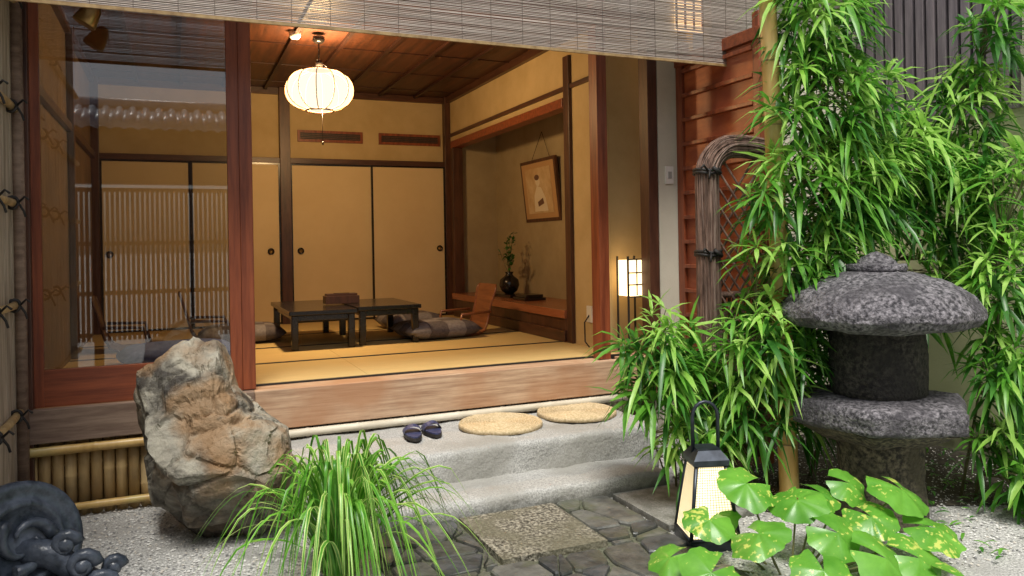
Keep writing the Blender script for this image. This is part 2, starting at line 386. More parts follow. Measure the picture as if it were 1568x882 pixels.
# blind
b=MB('bamboo_blind');z=2.635
while z<3.34:
    pts=[];
    for i in range(9): pts.append((-1.4+i*5.14/8,4.25+R.uniform(-.002,.002),z+R.uniform(-.0015,.0015)))
    b.tube(pts,.0033+R.uniform(-.0006,.0007),reed,5,False);z+=.0090
for i in range(27):
    x=-1.3+i*.19+R.uniform(-.01,.01);b.box(x-.0015,x+.0015,4.2445,4.2455,2.62,3.34,string)
b.box(-1.4,3.74,4.243,4.257,2.615,2.632,bamb_n);b.build()
# ---------------------------------------------------------------- interior objects
o=MB('pendant_lamp');c=(1.12,6.5,2.73)
prof=[(.10,-.165)]+[(.275*math.sin(math.radians(a))**.62,-.165*math.cos(math.radians(a))) for a in range(16,165,8)]+[(.10,.165)]
kk=o.mi(paper);b0=len(o.v)
for (r,z) in prof:
    for j in range(48):
        a=2*math.pi*j/48;rr=r*(1-.018*abs(math.cos(6*a)));o.v.append((c[0]+rr*math.cos(a),c[1]+rr*math.sin(a),c[2]+z))
for i in range(len(prof)-1):
    for j in range(48): o.f.append((b0+i*48+j,b0+i*48+(j+1)%48,b0+(i+1)*48+(j+1)%48,b0+(i+1)*48+j));o.m.append(kk);o.sm.append(True)
rib=mat('lamp_rib',(.35,.18,.06),(.45,.25,.09),(20,20,20),.5)
for k in range(12):
    a=2*math.pi*(k+.5)/12;o.tube([(c[0]+(r+.003)*math.cos(a),c[1]+(r+.003)*math.sin(a),c[2]+z) for r,z in prof],.0042,rib,5)
for zz,r in((.168,.11),(-.168,.11)):
    o.tube([(c[0]+r*math.cos(t*.2618),c[1]+r*math.sin(t*.2618),c[2]+zz) for t in range(25)],.007,wood_dark,6)
for k in range(3):
    a=k*2.09;o.tube([(c[0]+.11*math.cos(a),c[1]+.11*math.sin(a),c[2]+.168),(c[0],c[1],c[2]+.24)],.004,black,5)
o.lathe((c[0],c[1],c[2]+.2),[(.03,0),(.025,.05),(.01,.06)],black,16)
o.tube([(c[0],c[1],c[2]+.2),(c[0],c[1],3.15)],.006,black,6);o.lathe((c[0],c[1],3.12),[(.03,0),(.05,.02),(.05,.05)],black,20)
o.tube([(c[0]+.02,c[1],c[2]-.17),(c[0]+.02,c[1],c[2]-.42)],.002,black,5);o.lathe((c[0]+.02,c[1],c[2]-.45),[(.004,0),(.008,.015),(.004,.03)],black,8)
lampo=o.build()
ld=bpy.data.lights.new('bulb','POINT');ld.energy=240;ld.color=(1,.67,.33);ld.shadow_soft_size=.09;lo_=bpy.data.objects.new('bulb',ld);lo_.location=c;S.collection.objects.link(lo_);lo_.parent=lampo
o=MB('smoke_detector');o.lathe((.93,6.5,3.14),[(.03,0),(.045,.015),(.05,.055)],white,24);o.build()
def table(x0,x1,y0,y1,zt):
    o=MB('low_table');o.box(x0,x1,y0,y1,zt-.035,zt,black)
    o.box(x0+.04,x1-.04,y0+.04,y1-.04,zt-.085,zt-.036,black)
    for x in(x0+.02,x1-.075):
        for y in(y0+.02,y1-.075): o.box(x,x+.055,y,y+.055,.602,zt-.036,black)
    o.build(.006)
table(.84,1.395,6.45,7.75,.92);table(1.405,1.96,6.50,7.45,.93)
o=MB('wooden_tissue_box');o.box(1.22,1.52,6.95,7.1,.932,1.0,wood_dark);o.box(1.235,1.505,6.965,7.085,1.0,1.02,wood_darkh);o.box(1.30,1.44,7.0,7.04,1.02,1.024,black);o.build(.006)
def cushion(x,y,w,d,rot,m,m2=None,z0=.602):
    o=MB('floor_cushion');N=12;Mx=Matrix.Translation((x,y,z0))@Matrix.Rotation(rot,4,'Z')
    for sgn in(1,-1):
        for i in range(N):
            for j in range(N):
                P=[]
                for a,b_ in((i,j),(i+1,j),(i+1,j+1),(i,j+1)):
                    u=a/N*2-1;v=b_/N*2-1;t=max(0,(1-u**4)*(1-v**4))**.5
                    P.append(Mx@Vector((u*w/2*(1-.05*v*v),v*d/2*(1-.05*u*u),.08+sgn*.08*t)))
                if sgn<0:P=P[::-1]
                mm=m if m2 is None or ((i//3+j//3)%2) else m2
                o.poly(P,mm,True)
    ob=o.build();
    import bmesh
    bm=bmesh.new();bm.from_mesh(ob.data);bmesh.ops.remove_doubles(bm,verts=bm.verts,dist=.0005);bm.to_mesh(ob.data);bm.free()
def zaisu(x,y,rot,cw=chairw):
    o=MB('legless_chair');Mx=Matrix.Translation((x,y,.604))@Matrix.Rotation(rot,4,'Z')
    prof=[(-.22,.0),(.12,.0),(.19,.03),(.23,.10),(.27,.25),(.31,.40),(.325,.44)]
    w=[.20,.20,.19,.17,.16,.19,.17]
    for i in range(len(prof)-1):
        for s_ in(1,-1):
            off=.009*s_
            P=[Mx@Vector((prof[i][0]+off*.5,-w[i],prof[i][1]+.01+off)),Mx@Vector((prof[i+1][0]+off*.5,-w[i+1],prof[i+1][1]+.01+off)),Mx@Vector((prof[i+1][0]+off*.5,w[i+1],prof[i+1][1]+.01+off)),Mx@Vector((prof[i][0]+off*.5,w[i],prof[i][1]+.01+off))]
            o.poly(P,cw,True)
    for s_ in(1,-1):
        o.tube([Mx@Vector((-.1,s_*.22,.01)),Mx@Vector((-.06,s_*.23,.2)),Mx@Vector((.24,s_*.22,.21))],.014,cw,8)
        o.tube([Mx@Vector((a,s_*b_,c_+.01)) for (a,c_),b_ in zip(prof,w)],.011,cw,8)
    o.build()
cushion(2.18,6.80,.72,.62,.1,cush,cush2);zaisu(2.42,6.88,.1)
cushion(.55,7.40,.74,.6,.0,cush,cush2);zaisu(.36,7.5,math.pi,wood_dark)
cushion(.02,6.20,.82,.66,.1,cushb);zaisu(-.3,7.3,math.pi,wood_dark)
cushion(2.2,7.75,.6,.6,.1,cush,cush2)
o=MB('framed_picture')
Mx=Matrix.Translation((3.585,7.42,2.0))@Matrix.Rotation(math.radians(-6),4,'Y')
o.box(-.03,0,-.42,.42,-.33,.33,wood_dark,Mx);o.box(-.034,-.031,-.385,.385,-.295,.295,mat('picture_mount',(.50,.30,.14),rough=.6),Mx)
o.box(-.038,-.035,-.30,.30,-.24,.24,mat('picture_art',(.50,.32,.15),(.66,.50,.30),(5,5,5),.6),Mx)
pf=mat('picture_figure',(.74,.64,.48));pd=mat('picture_ink',(.16,.08,.05))
o.poly([Mx@Vector((-.0392,a,b_)) for a,b_ in((.14,-.22),(.12,-.05),(.04,.05),(-.06,.03),(-.14,-.08),(-.18,-.22))],pf)
o.poly([Mx@Vector((-.0394,.01+.055*math.cos(t*.5236),.10+.055*math.sin(t*.5236))) for t in range(12)],pf)
o.poly([Mx@Vector((-.0398,.02+.06*math.cos(t*.5236),.14+.03*math.sin(t*.5236))) for t in range(12)],pd)
o.poly([Mx@Vector((-.0398,a,b_)) for a,b_ in((.05,-.12),(-.08,-.08),(-.10,-.14),(.04,-.17))],pd)
o.tube([(3.57,7.2,2.33),(3.59,7.42,2.62),(3.57,7.64,2.33)],.003,black,5);o.build()
o=MB('ikebana_vase');vx,vy=3.33,7.75
o.box(vx-.13,vx+.13,vy-.32,vy+.32,.872,.90,black)
o.lathe((vx,vy,.90),[(.045,0),(.085,.03),(.11,.09),(.10,.15),(.05,.19),(.035,.21),(.05,.235),(.04,.235)],black,28)
for k in range(8):
    a=R.uniform(0,6.28);t=R.uniform(.04,.16);top=Vector((vx+t*math.cos(a)*.6,vy+t*math.sin(a)*1.4,1.13+R.uniform(.15,.42)))
    o.tube([(vx,vy,1.1),((vx+top.x)/2,(vy+top.y)/2+.02,(1.1+top.z)/2),top],.003,stemm,5)
    for q in range(14):
        p0=Vector((vx,vy,1.13)).lerp(top,R.uniform(.3,1.05));d=Vector((R.uniform(-1,1),R.uniform(-1,1),R.uniform(-.2,.8))).normalized()*.06;sd=d.cross(Vector((0,0,1))).normalized()*.02
        o.poly([p0,p0+d*.5+sd,p0+d,p0+d*.5-sd],leafC)
o.build()
o=MB('small_black_tray');o.box(3.15,3.38,6.95,7.25,.872,.90,black);o.box(3.17,3.36,6.97,7.23,.901,.93,black);o.build(.004)
# andon floor lamp (indoors)
o=MB('andon_floor_lamp');x,y=3.185,5.06
o.box(x-.07,x+.07,y-.07,y+.07,1.03,1.30,mat('andon_paper',(.9,.8,.6),emit=(1,.70,.34),estr=3.2))
for a in(-.082,.07):
    for b_ in(-.082,.07): o.box(x+a,x+a+.012,y+b_,y+b_+.012,.602,1.33,black_m)
for zz in(.70,1.02,1.11,1.20,1.30): o.box(x-.07,x+.07,y-.080,y-.074,zz,zz+.010,black_m)
o.box(x-.004,x+.004,y-.080,y-.074,1.035,1.3,black_m)
o.build()
o=MB('wall_outlet');o.box(3.035,3.049,5.42,5.50,.80,.93,white);o.tube([(3.04,5.46,.86),(3.0,5.47,.8),(2.99,5.45,.65),(3.0,5.4,.61)],.006,black,6);o.build()
o=MB('spot_lamp');o.lathe((-.40,4.62,2.66),[(.02,.10),(.045,.06),(.06,-.03),(.055,-.035),(.0,-.03)],brass,24,Matrix.Rotation(.5,3,'Y').to_4x4());o.tube([(-.40,4.62,2.72),(-.45,4.7,2.84),(-.45,4.85,2.96)],.012,brass,8);o.build()
# ---------------------------------------------------------------- left bamboo wall
w=MB('bamboo_plank_fence')
fpk=mat('fence_plank',(.30,.24,.17),(.58,.49,.37),(20,20,2.5),.7,.3)
y=2.2
while y<4.78:
    d=.085;w.box(-.80-R.uniform(0,.004),-.765+R.uniform(0,.004),y+.002,y+d-.002,0,3.3,fpk);y+=d
for z in(.61,1.17,1.69,2.18,2.75):
    w.tube([(-.745,2.2,z)]+[(-.745,2.2+.37*i,z+R.uniform(-.004,.004)) for i in range(1,7)]+[(-.745,4.78,z)],.02,bamb_s,8)
    for y in(4.60,4.1,3.6):
        w.tube([(-.745+.026*math.cos(a),y+.006*math.sin(2*a),z+.03*math.sin(a)) for a in[i*.52 for i in range(13)]],.008,black_m,6)
        w.tube([(-.72,y,z),(-.69,y-.01,z+.03),(-.67,y-.02,z+.015)],.006,black_m,5);w.tube([(-.72,y,z),(-.70,y+.02,z-.04),(-.69,y+.01,z-.07)],.006,black_m,5)
w.tube([(-.74,4.74,0),(-.74,4.74,3.3)],.03,wood_grey,10)
w.build()
o=MB('drain_pipe');o.tube([(-.56,4.45,0),(-.56,4.49,.08),(-.60,4.55,.14),(-.70,4.70,.2)],.045,pipem,16);o.lathe((-.56,4.445,.0),[(.055,0),(.055,.04),(.045,.04)],pipem,16);o.build()
# roof-tile ornament
o=MB('ornamental_roof_tile');Mx=Matrix.Translation((-.575,3.62,.28))@Matrix.Rotation(math.radians(38),4,'Z')@Matrix.Rotation(math.radians(75),4,'X')@Matrix.Scale(.86,4)
o.lathe((0,0,0),[(.0,-.06),(.27,-.06),(.285,-.03),(.28,.02),(.25,.035),(.235,.02),(.20,.015),(.185,.035),(.165,.035),(.155,.01),(.0,.02)],tiled,48,Mx)
for k in range(3):
    a0=k*2.09;o.tube([Mx@Vector((.13*(1-t*.08)*math.cos(a0+t*.3),.13*(1-t*.08)*math.sin(a0+t*.3),.03)) for t in range(9)],[.028-.0025*t for t in range(9)],tiled,8)
for (cx,cy,cz,r) in((-.36,3.60,.17,.055),(-.30,3.58,.08,.06),(-.44,3.55,.07,.06),(-.25,3.62,.14,.035),(-.42,3.62,.26,.045)):
    o.tube([(cx+r*(1-t/18)*math.cos(t*.6),cy-.02-t*.001,cz+r*(1-t/18)*math.sin(t*.6)) for t in range(17)],[.026-.001*t for t in range(17)],tiled,10)
    o.lathe((cx,cy-.02,cz),[(.0,-.035),(.03,-.02),(.035,0),(.03,.02),(.0,.035)],tiled,12)
o.tube([(-.62,3.6,.05),(-.45,3.58,.05),(-.24,3.62,.03)],[.07,.06,.03],tiled,10)
o.tube([(-.6,3.64,.25),(-.47,3.62,.22),(-.36,3.61,.12),(-.25,3.6,.05)],[.06,.055,.045,.03],tiled,10)
o.build()
# ---------------------------------------------------------------- rock
def rock():
    sil=[(-22,176),(14,160),(36,92),(70,50),(126,16),(140,-50),(112,-150),(0,-158),(-100,-150),(-130,-50),(-146,50),(-112,105),(-64,140)]
    s_=.0031;ang=sorted((math.atan2(y,x),math.hypot(x,y)*s_) for x,y in sil)
    def rs(a):
        for i in range(len(ang)):
            a0,r0=ang[i-1];a1,r1=ang[i]
            if i==0:a0-=2*math.pi
            if a0<=a<=a1:
                x0,y0,x1,y1=r0*math.cos(a0),r0*math.sin(a0),r1*math.cos(a1),r1*math.sin(a1)
                dx,dy=math.cos(a),math.sin(a);den=dx*(y1-y0)-dy*(x1-x0)
                return (x0*(y1-y0)-y0*(x1-x0))/den if abs(den)>1e-6 else r0
        return rs(a-2*math.pi)
    import bmesh
    bm=bmesh.new();bmesh.ops.create_icosphere(bm,subdivisions=6,radius=1)
    C=Vector((.12,4.12,.475));Rt=Vector((.9171,-.3987,0));F=Vector((.3987,.9171,0))
    # big cleavage planes (normal in right/depth/up, offset)
    pl=[((-.86,-.50,-.12),.235),((.18,-.90,.40),.225),((.62,-.70,.35),.28),((.12,-.78,-.60),.27),((-.20,-.80,.56),.28),((.05,-.50,.86),.40),((-.60,-.40,-.7),.34),((.75,-.4,-.5),.40),((-.55,-.75,-.42),.24),((.4,-.6,.68),.30)]
    pl=[(Vector(a).normalized(),b) for a,b in pl]
    for v in bm.verts:
        d=v.co.normalized();a=math.atan2(d.z,d.x);k=rs(a)
        p_=Vector((d.x*k,d.y*.42,d.z*k))
        w_=Vector(noise.noise_vector(p_*3))*.05
        for n_,hh in pl:
            e=(p_+w_).dot(n_)-hh
            if e>0:p_-=n_*e*.97
        q=p_.copy()
        nn=noise.fractal(q*7,1.0,2.0,5)
        p_+=d*(nn*.012)
        vo=noise.voronoi(Vector((q.x*4,q.y*4,q.z*5)))[0]
        p_+=d*(min(.09,vo[1]-vo[0])-.09)*.24
        st=noise.noise(Vector((q.x*3+q.z*2,q.y*3,q.z*5-q.x*3)));p_+=d*(.016*(1 if st>.05 else 0))
        v.co=C+Rt*p_.x+F*p_.y+Vector((0,0,p_.z))
    me=bpy.data.meshes.new('garden_boulder');bm.to_mesh(me);bm.free()
    m=mat('boulder',(.045,.038,.03),(.34,.315,.25),(4.5,4.5,7),.75,1.,28,c3=(.28,.16,.07),c3s=3.2,lo=.36,hi=.58,dist=.8,bd=.02,base_dirt=(.35,(.05,.042,.032)))
    me.materials.append(m);ob=bpy.data.objects.new('garden_boulder',me);S.collection.objects.link(ob)
rock()
# ---------------------------------------------------------------- stone lantern
o=MB('stone_lantern');c=(3.315,2.925,0);W=.010
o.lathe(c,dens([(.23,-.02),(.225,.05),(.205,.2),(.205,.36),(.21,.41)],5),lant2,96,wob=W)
def hexf(a):
    return min(1.04,.90/math.cos(((a+.35)%(math.pi/3))-math.pi/6))
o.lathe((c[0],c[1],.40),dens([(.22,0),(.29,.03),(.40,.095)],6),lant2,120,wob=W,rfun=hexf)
o.lathe((c[0],c[1],.50),dens([(.40,-.003),(.432,.01),(.435,.09),(.41,.12),(.30,.135),(.0,.14)],5),lant,120,wob=W,rfun=hexf)
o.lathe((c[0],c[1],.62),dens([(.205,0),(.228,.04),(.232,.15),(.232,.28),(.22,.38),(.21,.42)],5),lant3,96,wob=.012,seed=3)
o.lathe((c[0],c[1],.99),dens([(.21,-.02),(.36,-.01),(.465,.02),(.490,.055),(.485,.09),(.43,.165),(.32,.225),(.20,.265),(.10,.28),(.0,.285)],6),lant,160,wob=.011,seed=5)
o.lathe((c[0],c[1],1.255),dens([(.135,0),(.15,.02),(.145,.045),(.10,.05),(.095,.06),(.07,.085),(.03,.105),(.0,.115)],3),lant,64,wob=.007,seed=8)
o.build()
# ---------------------------------------------------------------- metal garden lantern
o=MB('garden_andon_lantern');x,y=2.31,3.04;Mz=Matrix.Translation((x,y,0))@Matrix.Rotation(math.radians(-18),4,'Z')
def fr(z0,w0,z1,w1,m):
    P0=[Mz@Vector((a*w0,b_*w0,z0)) for a,b_ in((-1,-1),(1,-1),(1,1),(-1,1))];P1=[Mz@Vector((a*w1,b_*w1,z1)) for a,b_ in((-1,-1),(1,-1),(1,1),(-1,1))]
    for i in range(4):o.poly([P0[i],P0[(i+1)%4],P1[(i+1)%4],P1[i]],m)
    return P0,P1
P0,P1=fr(.05,.115,.385,.07,paper2)
for i in range(4):o.tube([P0[i]*1,P1[i]],.010,metal,6)
for i in range(4):
    o.tube([P0[i],P0[(i+1)%4]],.010,metal,6);o.tube([P1[i],P1[(i+1)%4]],.010,metal,6)
    a,b_,c_,d_=P0[i],P0[(i+1)%4],P1[(i+1)%4],P1[i];nrm=(b_-a).cross(d_-a).normalized()*.003
    for t in range(1,30):
        u=t/30;o.tube([a.lerp(d_,u)+nrm,b_.lerp(c_,u)+nrm],.0012,metal,3,False)
    for t in range(1,14):
        u=t/14;o.tube([a.lerp(b_,u)+nrm,d_.lerp(c_,u)+nrm],.0012,metal,3,False)
o.box(-.122,.122,-.122,.122,.0,.05,metal,Mz)
o.box(-.085,.085,-.085,.085,.385,.41,metal,Mz);fr(.41,.085,.45,.055,metal);o.box(-.055,.055,-.055,.055,.448,.455,metal,Mz)
hp=[Mz@Vector((-.062,0,.42)),Mz@Vector((-.062,0,.60))]+[Mz@Vector((-.062*math.cos(t*math.pi/8),0,.60+.07*math.sin(t*math.pi/8))) for t in range(1,8)]+[Mz@Vector((.062,0,.60)),Mz@Vector((.062,0,.42))]
o.tube(hp,.009,metal,8);o.build()
# ---------------------------------------------------------------- sandals & straw mats
for k,(sx,sy) in enumerate(((1.29,4.50),(1.42,4.53))):
    o=MB('sandal');Ms=Matrix.Translation((sx,sy,.298))@Matrix.Rotation(math.radians(-8+6*k),4,'Z')
    out=[(.052*(1+.15*math.sin(t))*math.cos(t),.13*math.sin(t)) for t in[i*2*math.pi/24 for i in range(24)]]
    for z0,z1,m,sc in((0,.018,black_m,1),(.018,.026,navy,.95)):
        bt=[Ms@Vector((a*sc,b_*sc,z0)) for a,b_ in out];tp=[Ms@Vector((a*sc,b_*sc,z1)) for a,b_ in out];o.poly(tp,m)
        for i in range(24):o.poly([bt[i],bt[(i+1)%24],tp[(i+1)%24],tp[i]],m,True)
    for s0,s1 in((-.02,.065),):
        rows_=[]
        for j in range(6):
            yy=s0+(s1-s0)*j/5
            rows_.append([Ms@Vector((.055*math.cos(math.pi*i/10),yy,.02+(.055-.006*abs(j-2))*math.sin(math.pi*i/10))) for i in range(11)])
        for j in range(5):
            for i in range(10):o.poly([rows_[j][i],rows_[j][i+1],rows_[j+1][i+1],rows_[j+1][i]],navy,True)
    o.build()
for x,y in((1.87,4.53),(2.45,4.60)):
    o=MB('round_straw_cushion');pr=[(.265,0)];nr=15
    for k in range(nr):
        r=.265-k*.265/nr
        for t in range(5):
            a=t*math.pi/4;pr.append((r-.0088*(1-math.cos(a)),.016+.012*math.sin(a) if t else .016))
    pr.append((0,.018));o.lathe((x,y,.295),pr,straw,48,wob=.004);o.build()
# ---------------------------------------------------------------- bamboo pole + sleeve fence
o=MB('bamboo_pole');pts=[];rad=[];z=0
while z<3.4:
    for dz,k in((0,1.),(.008,1.1),(.018,1.02),(.03,1.)):
        pts.append((3.01-.035*(z+dz),3.24,z+dz));rad.append((.052-.003*z)*k)
    z+=.34
o.tube(pts,rad,bamb,20);
for i in range(0,len(pts),4): o.tube([(pts[i][0],pts[i][1],pts[i][2]+.002),(pts[i][0],pts[i][1],pts[i][2]+.009)],rad[i]*1.115,bamb_n,20)
o.build()
o=MB('brushwood_sleeve_fence');yc=3.9
path=[Vector((3.01,yc,.0+i*.1)) for i in range(19)]
for t in range(1,9):
    a=t*math.pi/16;path.append(Vector((3.01+.2*(1-math.cos(a)),yc,1.82+.2*math.sin(a))))
path+= [Vector((3.28,yc,2.025)),Vector((3.36,yc,2.02)),Vector((3.44,yc,2.01))]
o.tube(path,.062,twig,12)
for k in range(80):
    a=2*math.pi*k/80;rr=R.uniform(.062,.072);ph=R.uniform(0,9);pts=[]
    for i,p_ in enumerate(path):
        t=(path[min(i+1,len(path)-1)]-path[max(i-1,0)]).normalized();sd=Vector((0,1,0));w_=t.cross(sd)
        aa=a+.12*math.sin(i*.45+ph);pts.append(p_+sd*rr*math.cos(aa)+w_*rr*math.sin(aa)+Vector((R.uniform(-.0015,.0015),0,R.uniform(-.0015,.0015))))
    o.tube(pts,.0034+R.uniform(-.001,.0015),R.choice([twig,twig,twig2]),4)
def tie(px_,pz):
    for dz in(-.009,.009): o.tube([(px_+.080*math.cos(t*.4),yc+.080*math.sin(t*.4),pz+dz+.006*math.sin(t)) for t in range(17)],.009,black_m,6)
    o.tube([(px_-.05,yc-.075,pz),(px_-.10,yc-.10,pz+.03),(px_-.12,yc-.1,pz+.01)],.007,black_m,5)
    o.tube([(px_-.04,yc-.08,pz),(px_-.06,yc-.10,pz-.05)],.007,black_m,5)
    o.tube([(px_-.02,yc-.085,pz+.02),(px_+.03,yc-.095,pz-.02)],.013,black_m,6)
for z in(.5,1.36,1.86):tie(3.01,z)
for k in range(-14,14):
    for s_ in(1,-1):
        x0=3.08;x1=3.46
        z0=1.0+k*.11;z1=z0+s_*(x1-x0)*1.3
        a=Vector((x0,yc+.012*s_,z0));b_=Vector((x1,yc+.012*s_,z1))
        if min(z0,z1)<.1 or max(z0,z1)>2.05: continue
        o.tube([a,b_],.008,twig,5)
for z in(.25,1.1):o.tube([(3.0,yc,z),(3.48,yc,z)],.02,twig,8)
for k in range(34): x=3.09+k*.0115;o.tube([(x,yc+.04,.05),(x+R.uniform(-.01,.01),yc+.04,1.1)],.005,twig,5)
o.build()
# ---------------------------------------------------------------- right garden wall
w=MB('garden_wall');w.box(4.80,4.95,-1.5,4.40,0,2.24,plaster_r);w.box(4.78,4.97,-1.5,3.12,2.24,2.6,plaster_out)
w.build()
w=MB('slatted_fence');y=3.13
while y<4.39: w.box(4.80,4.84,y,y+.055,2.26,3.6,slatm);y+=.085
w.box(4.86,4.88,3.12,4.39,2.26,3.6,mat('slat_back',(.06,.045,.045)));w.box(4.79,4.845,3.12,4.39,2.225,2.258,slatm)
w.box(4.79,4.9,3.04,3.115,2.24,3.6,plaster_out)
w.build()
# neighbour boundary behind the viewpoint (seen in the glass)
w=MB('boundary_fence');
x=-2.4
while x<3.0:
    w.box(x,x+.036,-.82,-.80,.35,2.2,wood_dark);x+=.055
for z in(.4,.9,1.5,2.15): w.box(-2.4,3.0,-.85,-.821,z,z+.05,wood_dark)
for x in(-2.4,-.9,.8,2.9): w.box(x,x+.1,-.95,-.851,0,2.9,wood_dark)
w.box(-2.4,3.0,-1.0,-.86,2.25,2.95,wood_dark)
for k in range(36):
    x=-2.4+k*.15;w.tube([(x,-.62,2.96),(x,-1.2,3.24)],.05,tile,10);w.tube([(x+.075,-.62,2.93),(x+.075,-1.2,3.21)],.045,tile,8)
w.tube([(-2.4,-1.2,3.28),(3.0,-1.2,3.28)],.08,tile,12)
w.build()
# ---------------------------------------------------------------- foliage
def leaf(o,p0,d,L,wd,m,droop=.5,twist=0):
    d=d.normalized();sd=d.cross(Vector((0,0,1)))
    if sd.length<.05:sd=Vector((1,0,0))
    sd.normalize();nn=sd.cross(d).normalized();sd=(sd*math.cos(twist)+nn*math.sin(twist)).normalized()
    b=len(o.v);k=o.mi(m);P=[p0]
    for t,w_ in((.28,.9),(.62,.8)):
        c_=p0+d*L*t+Vector((0,0,-droop*L*t*t));P+= [c_-sd*wd*w_/2+nn*wd*.14,c_+sd*wd*w_/2+nn*wd*.14]
    P.append(p0+d*L*.97+Vector((0,0,-droop*L)))
    mid1=p0+d*L*.28+Vector((0,0,-droop*L*.078));mid2=p0+d*L*.62+Vector((0,0,-droop*L*.384))
    P+= [mid1,mid2];o.v+=[tuple(q) for q in P]
    for q in((0,1,6),(0,6,2),(1,3,7,6),(6,7,4,2),(3,5,7),(7,5,4)):
        o.f.append(tuple(b+i for i in q));o.m.append(k);o.sm.append(True)
def whorl(o,p,ax,L,m_list,n):
    ax=ax.normalized();u=ax.orthogonal().normalized();v=ax.cross(u)
    m=R.choice(m_list);L*=R.uniform(.8,1.2)
    for i in range(n):
        a=2*math.pi*i/n+R.uniform(-.3,.3);el=R.uniform(.25,1.0)
        d=(u*math.cos(a)+v*math.sin(a))*math.sin(math.pi/2*el+.15)+ax*math.cos(math.pi/2*el)
        leaf(o,p-ax*R.uniform(0,.03),d,L*R.uniform(.6,1.15),L*.125*R.uniform(.8,1.2),m if R.random()<.8 else R.choice(m_list),R.uniform(.15,.75),R.uniform(-.5,.5))
def bush(name,stems,clumps,L=.19):
    o=MB(name);sp=[]
    for pts,r in stems:
        P=[Vector(p_) for p_ in pts];o.tube(P,[r*(1-.6*i/len(P)) for i in range(len(P))],stemm,7)
        for i in range(len(P)-1):
            for t in range(6):sp.append(P[i].lerp(P[i+1],t/6))
    for c,rad,n,ms,nl in clumps:
        c=Vector(c)
        for i in range(n):
            d=Vector((R.gauss(0,1),R.gauss(0,1),R.gauss(0,1))).normalized();k=R.uniform(.25,1)**.6
            p_=c+Vector((d.x*rad[0]*k,d.y*rad[1]*k,d.z*rad[2]*k))
            near=min(sp,key=lambda q:(q-p_).length+max(0,q.z-p_.z)*1.)
            ax=(p_-near).normalized()*.6+Vector((0,-.15,.4))+d*.4
            mid=near.lerp(p_,.5)+Vector((0,0,.03))
            if (near-p_).length<.55:o.tube([near,mid,p_],[.004,.003,.002],stemm,3,False)
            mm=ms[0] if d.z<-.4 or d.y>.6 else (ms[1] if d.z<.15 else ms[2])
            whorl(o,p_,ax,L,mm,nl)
    return o.build()
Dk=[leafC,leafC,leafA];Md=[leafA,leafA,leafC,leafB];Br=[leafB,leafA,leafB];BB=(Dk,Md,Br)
bush('sacred_bamboo',[
  ([(3.12,3.42,0),(3.15,3.4,.8),(3.18,3.3,1.6),(3.25,3.25,2.4),(3.3,3.2,2.9)],.012),
  ([(3.22,3.5,0),(3.3,3.4,.9),(3.5,3.3,1.6),(3.7,3.2,2.0)],.012),
  ([(3.05,3.45,0),(2.95,3.35,.6),(2.85,3.3,1.2)],.010),
  ([(3.3,3.55,0),(3.32,3.5,1.),(3.4,3.5,1.9),(3.6,3.5,2.5)],.012),
  ([(3.26,3.6,0),(3.4,3.5,.8),(3.5,3.5,1.3),(3.55,3.4,2.2)],.012),
  ([(3.5,3.6,0),(3.75,3.5,.9),(4.1,3.3,1.5),(4.3,3.2,2.0),(4.42,3.1,2.6)],.012)],
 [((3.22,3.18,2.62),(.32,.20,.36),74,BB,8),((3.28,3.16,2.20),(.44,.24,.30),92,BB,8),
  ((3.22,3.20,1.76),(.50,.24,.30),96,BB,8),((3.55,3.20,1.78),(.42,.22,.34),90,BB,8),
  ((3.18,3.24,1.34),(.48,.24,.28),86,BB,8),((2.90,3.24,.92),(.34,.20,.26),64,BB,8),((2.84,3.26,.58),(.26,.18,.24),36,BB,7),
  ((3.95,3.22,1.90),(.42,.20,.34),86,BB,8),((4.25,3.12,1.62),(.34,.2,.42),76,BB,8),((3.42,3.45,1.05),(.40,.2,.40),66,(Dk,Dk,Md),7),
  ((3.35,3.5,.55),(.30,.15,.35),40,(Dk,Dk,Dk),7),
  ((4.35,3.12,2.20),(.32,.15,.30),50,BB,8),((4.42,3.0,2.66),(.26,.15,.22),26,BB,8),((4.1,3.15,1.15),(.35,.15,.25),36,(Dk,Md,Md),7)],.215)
bush('sacred_bamboo',[([(2.62,3.72,0),(2.55,3.65,.5),(2.42,3.6,.95)],.008),([(2.66,3.7,0),(2.62,3.6,.6),(2.55,3.55,.8)],.007),([(2.6,3.75,0),(2.4,3.62,.35),(2.3,3.6,.55)],.006),([(2.7,3.7,0),(2.75,3.6,.5),(2.72,3.55,.9)],.007)],
 [((2.36,3.50,.93),(.24,.18,.16),28,BB,8),((2.42,3.46,.68),(.28,.18,.20),36,BB,8),((2.54,3.42,.40),(.22,.16,.18),26,BB,8),((2.70,3.5,.62),(.18,.16,.26),22,BB,8)],.225)
bush('sacred_bamboo',[([(3.95,2.95,0),(3.95,2.85,.5),(3.92,2.75,1.0)],.009),([(4.0,2.9,0),(4.05,2.8,.8),(4.1,2.8,1.5)],.009)],
 [((3.98,2.70,.74),(.26,.16,.24),40,BB,8),((3.94,2.66,.30),(.24,.18,.20),36,BB,8),((4.08,2.76,1.22),(.28,.2,.30),46,BB,8),((4.2,2.8,1.7),(.24,.15,.28),28,BB,8)],.215)
